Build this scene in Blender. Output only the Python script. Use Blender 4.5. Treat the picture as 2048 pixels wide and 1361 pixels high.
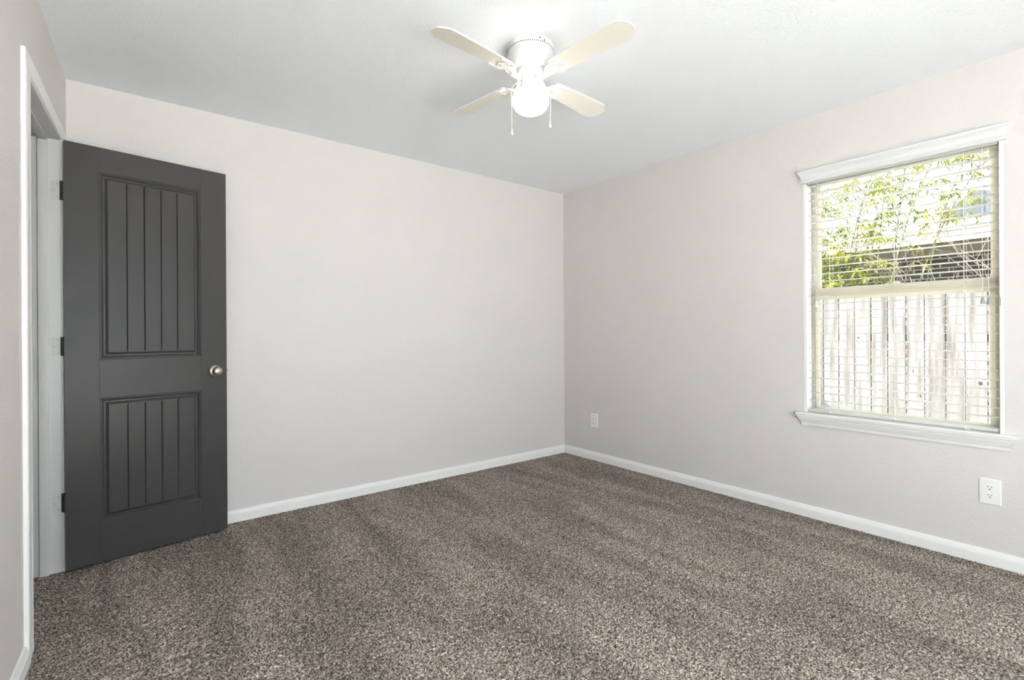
import bpy, bmesh, math, random
from mathutils import Vector, Matrix
from math import radians as R, sin, cos, pi

sc = bpy.context.scene
for o in list(bpy.data.objects):
    bpy.data.objects.remove(o)
col = sc.collection

# ------------------------------------------------------------ camera
# room frame: back wall y=0, right wall x=0, carpet z=0, metres
CAM = Vector((-3.2662, -3.3722, 1.1259))
pitch, roll, yaw = R(-0.0307), R(-0.3073), R(38.1132)
fw = Vector((sin(yaw) * cos(pitch), cos(yaw) * cos(pitch), sin(pitch)))
rt = Vector((cos(yaw), -sin(yaw), 0))
up = rt.cross(fw)
rt2 = rt * cos(roll) + up * sin(roll)
up2 = -rt * sin(roll) + up * cos(roll)
cd = bpy.data.cameras.new('camera')
cam = bpy.data.objects.new('camera', cd)
col.objects.link(cam)
m = Matrix((rt2, up2, -fw)).transposed().to_4x4()
m.translation = CAM
cam.matrix_world = m
cd.sensor_width = 36
cd.sensor_fit = 'HORIZONTAL'
cd.lens = 992.767 / 2048 * 36
cd.shift_y = -13.9966 / 2048
cd.clip_start = 0.02
sc.camera = cam

# ------------------------------------------------------------ world, sun, exposure
sc.view_settings.view_transform = 'Standard'
sc.view_settings.look = 'None'
sc.view_settings.gamma = 1
sc.view_settings.use_curve_mapping = False
sc.view_settings.exposure = 0.80
SKY = 5.0
w = bpy.data.worlds.new('sky')
sc.world = w
w.use_nodes = True
nt = w.node_tree
bg = nt.nodes['Background']
bg.inputs[0].default_value = (0.86, 0.94, 1.0, 1)
bg.inputs[1].default_value = SKY
sc.cycles.max_bounces = 12
sc.cycles.diffuse_bounces = 6
sc.cycles.transparent_max_bounces = 16
sc.cycles.sample_clamp_indirect = 8
sl = bpy.data.lights.new('sun', 'SUN')
sl.energy = 66
sl.angle = R(0.6)
sl.color = (1, 0.975, 0.94)
sun = bpy.data.objects.new('sun', sl)
col.objects.link(sun)
sun.rotation_euler = Vector((0.62, -0.22, -1.0)).to_track_quat('-Z', 'Y').to_euler()


def portal(name, loc, rot, sx, sy):
    l = bpy.data.lights.new(name, 'AREA')
    l.shape = 'RECTANGLE'
    l.size = sx
    l.size_y = sy
    l.cycles.is_portal = True
    o = bpy.data.objects.new(name, l)
    col.objects.link(o)
    o.location = loc
    o.rotation_euler = rot
    return o


portal('window_portal', (0.135, -2.527, 1.345), (0, R(90), 0), 1.50, 0.90)
FY = -4.55          # wall behind the camera
portal('added_window_portal', (-2.25, FY - 0.14, 1.05), (R(90), 0, 0), 2.6, 2.1)  # sampling portal for the added window


# ------------------------------------------------------------ materials
def mat(name, color=(0.8, 0.8, 0.8), rough=0.5, metal=0.0, spec=0.5, bump=None, emit=None, mix=None):
    """bump=(scale, strength, distance[, detail]); mix=(scale, color2, detail)"""
    ma = bpy.data.materials.new(name)
    ma.use_nodes = True
    n = ma.node_tree
    b = n.nodes['Principled BSDF']
    b.inputs['Base Color'].default_value = (*color, 1)
    b.inputs['Roughness'].default_value = rough
    b.inputs['Metallic'].default_value = metal
    b.inputs['Specular IOR Level'].default_value = spec
    if emit:
        b.inputs['Emission Color'].default_value = (*emit[0], 1)
        b.inputs['Emission Strength'].default_value = emit[1]
    if bump or mix:
        tc = n.nodes.new('ShaderNodeTexCoord')
    if mix:
        t = n.nodes.new('ShaderNodeTexNoise')
        t.inputs['Scale'].default_value = mix[0]
        t.inputs['Detail'].default_value = mix[2]
        n.links.new(tc.outputs['Object'], t.inputs['Vector'])
        cr = n.nodes.new('ShaderNodeValToRGB')
        cr.color_ramp.elements[0].position = 0.35
        cr.color_ramp.elements[1].position = 0.65
        cr.color_ramp.elements[0].color = (*color, 1)
        cr.color_ramp.elements[1].color = (*mix[1], 1)
        n.links.new(t.outputs['Fac'], cr.inputs[0])
        n.links.new(cr.outputs[0], b.inputs['Base Color'])
    if bump:
        t = n.nodes.new('ShaderNodeTexNoise')
        t.inputs['Scale'].default_value = bump[0]
        t.inputs['Detail'].default_value = bump[3] if len(bump) > 3 else 2
        n.links.new(tc.outputs['Object'], t.inputs['Vector'])
        bp = n.nodes.new('ShaderNodeBump')
        bp.inputs['Strength'].default_value = bump[1]
        bp.inputs['Distance'].default_value = bump[2]
        n.links.new(t.outputs['Fac'], bp.inputs['Height'])
        n.links.new(bp.outputs[0], b.inputs['Normal'])
    return ma


M = {}
M['wall'] = mat('wall_paint', (0.66, 0.628, 0.612), 0.55, bump=(75, 0.42, 0.004, 3), spec=0.3)
M['ceiling'] = mat('ceiling_paint', (0.885, 0.90, 0.925), 0.7, bump=(110, 0.55, 0.005, 3), spec=0.2)
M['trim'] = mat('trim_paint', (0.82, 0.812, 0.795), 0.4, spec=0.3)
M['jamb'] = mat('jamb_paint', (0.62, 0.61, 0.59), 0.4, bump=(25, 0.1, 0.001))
M['door'] = mat('door_paint', (0.054, 0.052, 0.052), 0.27, bump=(420, 0.22, 0.0006, 3), spec=0.12)
M['hinge'] = mat('painted_hinge', (0.59, 0.58, 0.56), 0.4)
M['dark'] = mat('dark_metal', (0.02, 0.02, 0.02), 0.5)
M['nickel'] = mat('brushed_nickel', (0.46, 0.42, 0.37), 0.30, 1.0)
M['vinyl'] = mat('cream_vinyl', (0.93, 0.90, 0.82), 0.4)
M['blind'] = mat('blind_slat_white', (0.84, 0.84, 0.81), 0.38)
M['valance'] = mat('valance_white', (0.74, 0.735, 0.73), 0.4)
M['cord'] = mat('white_cord', (0.82, 0.81, 0.76), 0.6)
M['tassel'] = mat('grey_tassel', (0.30, 0.31, 0.30), 0.5)
M['box'] = mat('grey_metal_box', (0.045, 0.048, 0.052), 0.5)
M['plate'] = mat('outlet_plastic', (0.82, 0.81, 0.79), 0.3)
M['fan'] = mat('fan_enamel', (0.78, 0.78, 0.765), 0.35)
M['blade'] = mat('fan_blade_warm_lit', (0.82, 0.78, 0.69), 0.4)
M['chain'] = mat('pull_chain', (0.75, 0.68, 0.5), 0.4, 0.6)
M['globe'] = mat('frosted_globe', (0.9, 0.9, 0.88), 0.3, emit=((1.0, 0.91, 0.80), 4.8))
M['fence'] = mat('weathered_wood', (0.30, 0.275, 0.25), 0.9)
M['fascia'] = mat('fascia_white', (0.75, 0.74, 0.71), 0.7)
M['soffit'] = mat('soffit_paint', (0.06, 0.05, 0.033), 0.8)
M['stone'] = mat('bounce_concrete', (0.76, 0.755, 0.74), 0.9, mix=(3, (0.68, 0.67, 0.655), 5))  # pale, to throw sunlight up at the ceiling
M['leaf'] = mat('leaf_green', (0.08, 0.125, 0.008), 0.5, mix=(4, (0.27, 0.26, 0.025), 2))
M['stem'] = mat('stem_green', (0.12, 0.13, 0.05), 0.6)
M['twig'] = mat('bare_twig', (0.11, 0.09, 0.07), 0.8)


def leaf_translucent(key, fac):
    n = M[key].node_tree
    b = n.nodes['Principled BSDF']
    out = [x for x in n.nodes if x.type == 'OUTPUT_MATERIAL'][0]
    tr = n.nodes.new('ShaderNodeBsdfTranslucent')
    mx = n.nodes.new('ShaderNodeMixShader')
    mx.inputs[0].default_value = fac
    tr.inputs[0].default_value = b.inputs['Base Color'].default_value
    if b.inputs['Base Color'].links:
        n.links.new(b.inputs['Base Color'].links[0].from_socket, tr.inputs[0])
    n.links.new(b.outputs[0], mx.inputs[1])
    n.links.new(tr.outputs[0], mx.inputs[2])
    n.links.new(mx.outputs[0], out.inputs[0])


leaf_translucent('leaf', 0.4)
leaf_translucent('blind', 0.5)
leaf_translucent('vinyl', 0.5)


def glass(name, tint):
    ma = bpy.data.materials.new(name)
    ma.use_nodes = True
    n = ma.node_tree
    n.nodes.clear()
    out = n.nodes.new('ShaderNodeOutputMaterial')
    t = n.nodes.new('ShaderNodeBsdfTransparent')
    t.inputs[0].default_value = (*tint, 1)
    g = n.nodes.new('ShaderNodeBsdfGlossy')
    g.inputs['Roughness'].default_value = 0.02
    mx = n.nodes.new('ShaderNodeMixShader')
    mx.inputs[0].default_value = 0.05
    n.links.new(t.outputs[0], mx.inputs[1])
    n.links.new(g.outputs[0], mx.inputs[2])
    n.links.new(mx.outputs[0], out.inputs[0])
    return ma


M['glass'] = glass('dimming_glass', (0.60, 0.605, 0.60))  # grey tint added to dim the outdoors behind the panes
M['clear'] = glass('clear_glass', (0.93, 0.94, 0.94))


def carpet_mat():
    ma = bpy.data.materials.new('carpet_pile')
    ma.use_nodes = True
    n = ma.node_tree
    L = n.links
    b = n.nodes['Principled BSDF']
    b.inputs['Roughness'].default_value = 0.95
    b.inputs['Specular IOR Level'].default_value = 0.1
    tc = n.nodes.new('ShaderNodeTexCoord')
    # worm-like twisted yarn: noise warped voronoi
    nz = n.nodes.new('ShaderNodeTexNoise')
    nz.inputs['Scale'].default_value = 150
    nz.inputs['Detail'].default_value = 2
    nz.inputs['Roughness'].default_value = 0.6
    L.new(tc.outputs['Object'], nz.inputs['Vector'])
    cr = n.nodes.new('ShaderNodeValToRGB')
    e = cr.color_ramp.elements
    e[0].position = 0.34
    e[0].color = (0.045, 0.036, 0.029, 1)
    e[1].position = 0.66
    e[1].color = (0.56, 0.50, 0.44, 1)
    k = cr.color_ramp.elements.new(0.5)
    k.color = (0.225, 0.19, 0.16, 1)
    L.new(nz.outputs['Fac'], cr.inputs[0])
    # per-tuft tint
    v = n.nodes.new('ShaderNodeTexVoronoi')
    v.inputs['Scale'].default_value = 95
    L.new(tc.outputs['Object'], v.inputs['Vector'])
    sep = n.nodes.new('ShaderNodeSeparateColor')
    L.new(v.outputs['Color'], sep.inputs[0])
    mr = n.nodes.new('ShaderNodeMapRange')
    mr.inputs['To Min'].default_value = 0.74
    mr.inputs['To Max'].default_value = 1.26
    L.new(sep.outputs[0], mr.inputs['Value'])
    # vacuum strokes: bands running away from the back wall, pile-lean shading put into the colour
    mp = n.nodes.new('ShaderNodeMapping')
    mp.inputs['Scale'].default_value = (1.0, 0.22, 1.0)
    mp.inputs['Rotation'].default_value = (0, 0, R(-8))
    L.new(tc.outputs['Object'], mp.inputs[0])
    wv = n.nodes.new('ShaderNodeTexNoise')
    wv.inputs['Scale'].default_value = 4.6
    wv.inputs['Detail'].default_value = 2.0
    wv.inputs['Distortion'].default_value = 0.4
    L.new(mp.outputs[0], wv.inputs['Vector'])
    mr2 = n.nodes.new('ShaderNodeMapRange')
    mr2.inputs['From Min'].default_value = 0.38
    mr2.inputs['From Max'].default_value = 0.62
    mr2.inputs['To Min'].default_value = 0.83
    mr2.inputs['To Max'].default_value = 1.17
    L.new(wv.outputs['Fac'], mr2.inputs['Value'])
    mul = n.nodes.new('ShaderNodeMath')
    mul.operation = 'MULTIPLY'
    L.new(mr.outputs[0], mul.inputs[0])
    L.new(mr2.outputs[0], mul.inputs[1])
    vm = n.nodes.new('ShaderNodeVectorMath')
    vm.operation = 'SCALE'
    L.new(cr.outputs[0], vm.inputs[0])
    L.new(mul.outputs[0], vm.inputs['Scale'])
    L.new(vm.outputs[0], b.inputs['Base Color'])
    bp = n.nodes.new('ShaderNodeBump')
    bp.inputs['Strength'].default_value = 0.4
    bp.inputs['Distance'].default_value = 0.003
    L.new(nz.outputs['Fac'], bp.inputs['Height'])
    L.new(bp.outputs[0], b.inputs['Normal'])
    return ma


M['carpet'] = carpet_mat()


def fence_mat():
    ma = M['fence']
    n = ma.node_tree
    L = n.links
    b = n.nodes['Principled BSDF']
    tc = n.nodes.new('ShaderNodeTexCoord')
    mp = n.nodes.new('ShaderNodeMapping')
    mp.inputs['Scale'].default_value = (8, 22, 1.4)
    L.new(tc.outputs['Object'], mp.inputs[0])
    a = n.nodes.new('ShaderNodeTexNoise')
    a.inputs['Scale'].default_value = 1.0
    a.inputs['Detail'].default_value = 8
    a.inputs['Roughness'].default_value = 0.62
    L.new(mp.outputs[0], a.inputs['Vector'])
    cr = n.nodes.new('ShaderNodeValToRGB')
    e = cr.color_ramp.elements
    e[0].position = 0.33
    e[0].color = (0.050, 0.045, 0.041, 1)
    e[1].position = 0.62
    e[1].color = (0.130, 0.127, 0.125, 1)
    L.new(a.outputs['Fac'], cr.inputs[0])
    L.new(cr.outputs[0], b.inputs['Base Color'])


fence_mat()


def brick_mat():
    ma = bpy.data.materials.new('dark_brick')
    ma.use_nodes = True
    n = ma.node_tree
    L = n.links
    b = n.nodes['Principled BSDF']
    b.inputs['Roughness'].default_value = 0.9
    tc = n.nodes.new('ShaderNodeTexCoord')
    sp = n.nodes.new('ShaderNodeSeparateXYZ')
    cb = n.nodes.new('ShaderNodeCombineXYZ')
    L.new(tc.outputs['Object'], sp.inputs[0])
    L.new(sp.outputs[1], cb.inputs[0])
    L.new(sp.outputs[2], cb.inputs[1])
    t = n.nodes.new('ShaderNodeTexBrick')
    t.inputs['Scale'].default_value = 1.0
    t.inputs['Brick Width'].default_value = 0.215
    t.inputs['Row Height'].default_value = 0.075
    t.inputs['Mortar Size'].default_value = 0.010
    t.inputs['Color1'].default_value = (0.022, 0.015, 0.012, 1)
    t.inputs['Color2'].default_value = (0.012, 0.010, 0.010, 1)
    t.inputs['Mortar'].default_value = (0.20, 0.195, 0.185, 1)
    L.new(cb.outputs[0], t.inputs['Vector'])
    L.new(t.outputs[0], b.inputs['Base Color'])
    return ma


def shingle_mat(name, c1, c2):
    ma = bpy.data.materials.new(name)
    ma.use_nodes = True
    n = ma.node_tree
    L = n.links
    b = n.nodes['Principled BSDF']
    b.inputs['Roughness'].default_value = 0.9
    tc = n.nodes.new('ShaderNodeTexCoord')
    sp = n.nodes.new('ShaderNodeSeparateXYZ')
    cb = n.nodes.new('ShaderNodeCombineXYZ')
    L.new(tc.outputs['Object'], sp.inputs[0])
    L.new(sp.outputs[1], cb.inputs[0])
    L.new(sp.outputs[0], cb.inputs[1])
    t = n.nodes.new('ShaderNodeTexBrick')
    t.inputs['Scale'].default_value = 1.0
    t.inputs['Brick Width'].default_value = 0.30
    t.inputs['Row Height'].default_value = 0.13
    t.inputs['Mortar Size'].default_value = 0.008
    t.inputs['Color1'].default_value = (*c1, 1)
    t.inputs['Color2'].default_value = (*c2, 1)
    t.inputs['Mortar'].default_value = (c2[0] * .5, c2[1] * .5, c2[2] * .5, 1)
    L.new(cb.outputs[0], t.inputs['Vector'])
    L.new(t.outputs[0], b.inputs['Base Color'])
    return ma


M['brick'] = brick_mat()
M['shingle'] = shingle_mat('grey_shingle', (0.14, 0.135, 0.12), (0.11, 0.108, 0.10))
M['shingle_blue'] = shingle_mat('slate_shingle', (0.05, 0.062, 0.078), (0.042, 0.052, 0.065))
M['grass'] = mat('dry_ground', (0.46, 0.43, 0.37), 0.95, mix=(9, (0.34, 0.33, 0.27), 6))
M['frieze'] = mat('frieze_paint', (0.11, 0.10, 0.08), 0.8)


# ------------------------------------------------------------ mesh helpers
def bx(bm, x0, x1, y0, y1, z0, z1, bev=0.0):
    vs = [bm.verts.new((x, y, z)) for x in (x0, x1) for y in (y0, y1) for z in (z0, z1)]
    fs = []
    for idx in ((0, 1, 3, 2), (4, 6, 7, 5), (0, 4, 5, 1), (2, 3, 7, 6), (0, 2, 6, 4), (1, 5, 7, 3)):
        fs.append(bm.faces.new([vs[i] for i in idx]))
    if bev:
        es = list({e for f in fs for e in f.edges})
        bmesh.ops.bevel(bm, geom=es, offset=bev, segments=2, affect='EDGES', profile=0.6)


def prism(bm, pts, fn, a, b):
    """extrude the closed 2D outline pts from a to b; fn(p, t) -> 3D (a/b may be functions of p)"""
    A = [bm.verts.new(fn(p, a(p) if callable(a) else a)) for p in pts]
    B = [bm.verts.new(fn(p, b(p) if callable(b) else b)) for p in pts]
    n = len(pts)
    for i in range(n):
        bm.faces.new((A[i], A[(i + 1) % n], B[(i + 1) % n], B[i]))
    bm.faces.new(A[::-1])
    bm.faces.new(B)


def lathe(bm, prof, seg=48, mtx=None):
    """prof: list of (r, z); revolved about z"""
    rings = []
    for r, z in prof:
        if r < 1e-5:
            rings.append([bm.verts.new((0, 0, z))])
        else:
            rings.append([bm.verts.new((r * cos(2 * pi * i / seg), r * sin(2 * pi * i / seg), z)) for i in range(seg)])
    vs = [v for rr in rings for v in rr]
    for a, b in zip(rings, rings[1:]):
        for i in range(seg):
            j = (i + 1) % seg
            q = [a[i % len(a)], a[j % len(a)], b[j % len(b)], b[i % len(b)]]
            u = []
            for v in q:
                if v not in u:
                    u.append(v)
            if len(u) > 2:
                bm.faces.new(u)
    if mtx is not None:
        bmesh.ops.transform(bm, matrix=mtx, verts=vs)


def tube(bm, pts, rad, seg=8):
    """rad: number or list"""
    pts = [Vector(p) for p in pts]
    rs = rad if isinstance(rad, (list, tuple)) else [rad] * len(pts)
    rings = []
    for i, p in enumerate(pts):
        t = (pts[min(i + 1, len(pts) - 1)] - pts[max(i - 1, 0)]).normalized()
        u = t.cross(Vector((0, 0, 1)))
        if u.length < 0.05:
            u = t.cross(Vector((1, 0, 0)))
        u.normalize()
        v = t.cross(u)
        rings.append([bm.verts.new(p + (u * cos(2 * pi * k / seg) + v * sin(2 * pi * k / seg)) * rs[i]) for k in range(seg)])
    for a, b in zip(rings, rings[1:]):
        for k in range(seg):
            bm.faces.new((a[k], a[(k + 1) % seg], b[(k + 1) % seg], b[k]))
    bm.faces.new(rings[0][::-1])
    bm.faces.new(rings[-1])


def obj(name, bm, ma, parent=None, smooth=False, recalc=True):
    if recalc:
        bmesh.ops.recalc_face_normals(bm, faces=bm.faces)
    me = bpy.data.meshes.new(name)
    bm.to_mesh(me)
    bm.free()
    o = bpy.data.objects.new(name, me)
    for x in (ma if isinstance(ma, (list, tuple)) else [ma]):
        me.materials.append(M[x])
    col.objects.link(o)
    if parent is not None:
        o.parent = parent
    if smooth:
        me.polygons.foreach_set('use_smooth', [True] * len(me.polygons))
        if smooth != 'all':
            me.set_sharp_from_angle(angle=R(40))
    return o


def empty(name, loc=(0, 0, 0), rz=0.0, parent=None):
    o = bpy.data.objects.new(name, None)
    o.empty_display_size = 0.1
    col.objects.link(o)
    o.location = loc
    o.rotation_euler = (0, 0, rz)
    if parent:
        o.parent = parent
    return o


def tag(o, label=None, cat=None, group=None, kind=None):
    if label:
        o['label'] = label
    if cat:
        o['category'] = cat
    if group:
        o['group'] = group
    if kind:
        o['kind'] = kind
    return o


H = 2.426
LX, LA = -3.4872, R(2.5893)      # left wall: where it meets the back wall, and how far it is out of square
WT = 0.116

# ------------------------------------------------------------ shell
import numpy as np


def carpet_floor():
    """slab whose top is a fine tufted height field (cut pile, about 8 mm)"""
    rs = np.random.RandomState(2)
    st = .0055
    x = np.arange(-3.72, 0.0 + st, st)
    y = np.arange(FY, 0.0 + st, st)
    X, Y = np.meshgrid(x, y, indexing='ij')
    Z = rs.rand(*X.shape)
    Z = .75 * Z + .25 * np.roll(Z, 1, 0)
    Z = (Z - .5) * .011 - .001
    X = X + (rs.rand(*X.shape) - .5) * .0045
    Y = Y + (rs.rand(*X.shape) - .5) * .0045
    n, mm = X.shape
    co = np.stack([X, Y, Z], -1).reshape(-1, 3)
    idx = np.arange(n * mm).reshape(n, mm)
    q = np.stack([idx[:-1, :-1], idx[1:, :-1], idx[1:, 1:], idx[:-1, 1:]], -1).reshape(-1, 4)
    # plain slab below and the hall part
    b = len(co)
    ex = np.array([[-5.3, FY, -.004], [-3.715, FY, -.004], [-3.715, 0, -.004], [-5.3, 0, -.004],
                   [-5.3, FY, -.06], [0, FY, -.06], [0, 0, -.06], [-5.3, 0, -.06]], float)
    co = np.concatenate([co, ex])
    q = np.concatenate([q, [[b, b + 1, b + 2, b + 3], [b + 4, b + 7, b + 6, b + 5]]])
    me = bpy.data.meshes.new('floor')
    me.vertices.add(len(co))
    me.vertices.foreach_set('co', co.ravel())
    me.loops.add(q.size)
    me.loops.foreach_set('vertex_index', q.ravel().astype(np.int32))
    me.polygons.add(len(q))
    me.polygons.foreach_set('loop_start', np.arange(0, q.size, 4, dtype=np.int32))
    me.polygons.foreach_set('loop_total', np.full(len(q), 4, dtype=np.int32))
    me.update(calc_edges=True)
    me.validate()
    me.polygons.foreach_set('use_smooth', [True] * len(me.polygons))
    o = bpy.data.objects.new('floor', me)
    me.materials.append(M['carpet'])
    col.objects.link(o)
    return o


fl = carpet_floor()
tag(fl, 'brown and beige flecked carpet covering the whole floor', 'carpet', kind='structure')

bm = bmesh.new()
bx(bm, -5.3, 0.13, FY - .12, 0.12, H, H + 0.1)
tag(obj('ceiling', bm, 'ceiling'), 'white textured ceiling', 'ceiling', kind='structure')

bm = bmesh.new()
bx(bm, -5.3, 0.13, 0, 0.12, -.06, H)
tag(obj('wall_back', bm, 'wall'), 'greige wall behind the open dark grey door', 'wall', kind='structure')

# right wall with the window opening
WY0, WY1, WZ0, WZ1 = -2.966, -2.089, 0.612, 2.075
bm = bmesh.new()
bx(bm, 0, 0.13, WY1, 0.0, -.06, H)
bx(bm, 0, 0.13, FY, WY0, -.06, H)
bx(bm, 0, 0.13, WY0, WY1, -.06, WZ0)
bx(bm, 0, 0.13, WY0, WY1, WZ1, H)
tag(obj('wall_right', bm, 'wall'), 'greige wall with the window and two outlets', 'wall', kind='structure')

# wall behind the camera, with a wide opening added to let daylight in
PX0, PX1, PZ1 = -3.55, -0.95, 2.1
bm = bmesh.new()
bx(bm, -5.3, PX0, FY - .12, FY, -.06, H)
bx(bm, PX1, 0.13, FY - .12, FY, -.06, H)
bx(bm, PX0, PX1, FY - .12, FY, PZ1, H)
bx(bm, PX0, PX1, FY - .12, FY, -.06, 0.02)
tag(obj('wall_front', bm, 'wall'), 'greige wall behind the viewpoint with an added wide window', 'wall', kind='structure')

# left wall (local frame: x = into the room, y = towards the back wall)
S0, S1, DZ = 0.197, 0.914, 2.052      # clear opening of the doorway along the wall, head height
JT = 0.018
bm = bmesh.new()
bx(bm, -WT, 0, -(S0 - JT), 0.0, -.06, H)
bx(bm, -WT, 0, -4.7, -(S1 + JT), -.06, H)
bx(bm, -WT, 0, -(S1 + JT), -(S0 - JT), DZ + JT, H)
wl = obj('wall_left', bm, 'wall')
wl.location = (LX, 0, 0)
wl.rotation_euler = (0, 0, -LA)
tag(wl, 'greige wall with the white-cased doorway at the left', 'wall', kind='structure')

# hall beyond the doorway
bm = bmesh.new()
bx(bm, -5.3, -5.2, FY, 0.0, -.06, H)
tag(obj('wall_hall', bm, 'wall'), 'hall wall seen through the doorway', 'wall', kind='structure')

# baseboards
BP = [(0, 0), (.014, 0), (.014, .0470), (.0112, .0492), (.0112, .0506), (.0126, .0520), (.0118, .0545), (.0092, .0580), (.0085, .0665), (.0055, .0712), (0, .0722)]
bm = bmesh.new()
prism(bm, BP, lambda p, t: (t, -p[0], p[1]), lambda p: -3.484, lambda p: -p[0])
tag(obj('baseboard_back', bm, 'trim', smooth=True), 'white baseboard along the back wall', 'baseboard', kind='structure')
bm = bmesh.new()
prism(bm, BP, lambda p, t: (-p[0], t, p[1]), lambda p: -p[0], lambda p: FY)
tag(obj('baseboard_right', bm, 'trim', smooth=True), 'white baseboard under the window wall', 'baseboard', kind='structure')
CO = 1.030   # outer edge of the near casing
bm = bmesh.new()
prism(bm, BP, lambda p, t: (p[0], t, p[1]), lambda p: -CO - .001, lambda p: -4.54)
prism(bm, BP, lambda p, t: (p[0], t, p[1]), lambda p: -.016, lambda p: -.125)
bl = obj('baseboard_left', bm, 'trim', smooth=True)
bl.location = (LX, 0, 0)
bl.rotation_euler = (0, 0, -LA)
tag(bl, 'short white baseboard left of the doorway casing', 'baseboard', kind='structure')

# ------------------------------------------------------------ doorway trim
tr = empty('trim_1', (LX, 0, 0), -LA)
tag(tr, 'white door casing and jamb around the open doorway', 'door frame', kind='structure')
# casing profile: (distance from the opening, thickness)
CW = 0.110 - 0.005


def casing(s_in, s_out, z_head_in, z_head_out):
    """mitred casing round the opening; profile from inner edge to outer edge"""
    w_near = s_out - s_in
    prof = [(0, 0), (0, .008), (.10, .0095), (.14, .008), (.30, .0085), (.62, .011), (.80, .014), (.96, .014), (1, .012), (1, 0)]
    return prof


def casing_leg(bm, s_a, s_b, za, zb_in, zb_out):
    prof = casing(0, 1, 0, 0)
    prism(bm, prof, lambda p, t: (p[1], -(s_a + (s_b - s_a) * p[0]), t), za, lambda p: zb_in + (zb_out - zb_in) * p[0])


ci0, ci1 = S0 - .005, S1 + .005
co0, co1 = S0 - .062, CO
zi, zo = DZ + .005, 2.108
bm = bmesh.new()
casing_leg(bm, ci1, co1, 0.0, zi, zo)
obj('casing', bm, 'trim', tr, smooth=True)
bm = bmesh.new()
casing_leg(bm, ci0, co0, 0.0, zi, zo)
obj('casing', bm, 'trim', tr, smooth=True)
bm = bmesh.new()
prof = casing(0, 1, 0, 0)
prism(bm, prof, lambda p, t: (p[1], t, zi + (zo - zi) * p[0]),
      lambda p: -(ci1 + (co1 - ci1) * p[0]), lambda p: -(ci0 + (co0 - ci0) * p[0]))
obj('casing', bm, 'trim', tr, smooth=True)
# jamb boards with a door stop
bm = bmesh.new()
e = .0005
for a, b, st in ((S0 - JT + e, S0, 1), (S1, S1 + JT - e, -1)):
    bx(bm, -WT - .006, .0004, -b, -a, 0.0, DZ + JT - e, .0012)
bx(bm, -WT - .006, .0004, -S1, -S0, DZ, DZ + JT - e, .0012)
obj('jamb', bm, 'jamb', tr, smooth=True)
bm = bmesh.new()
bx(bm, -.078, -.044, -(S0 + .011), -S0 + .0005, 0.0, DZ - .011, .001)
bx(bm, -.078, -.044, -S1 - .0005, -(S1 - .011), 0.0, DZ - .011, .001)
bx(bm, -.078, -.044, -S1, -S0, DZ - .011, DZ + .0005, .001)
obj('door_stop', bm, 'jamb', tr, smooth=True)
# strike plate on the near jamb
bm = bmesh.new()
bx(bm, -.034, -.006, -S1 - .0002, -S1 + .0015, .89, .95, .0004)
obj('strike_plate', bm, 'nickel', tr)

# ------------------------------------------------------------ door leaf
HX, HY = -3.481, -0.2364
UA = math.atan2(-0.1148 + 0.2364, -2.7956 + 3.481)
DW, DH0, DH1, DT = 0.6955, 0.012, 2.0453, 0.035


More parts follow.
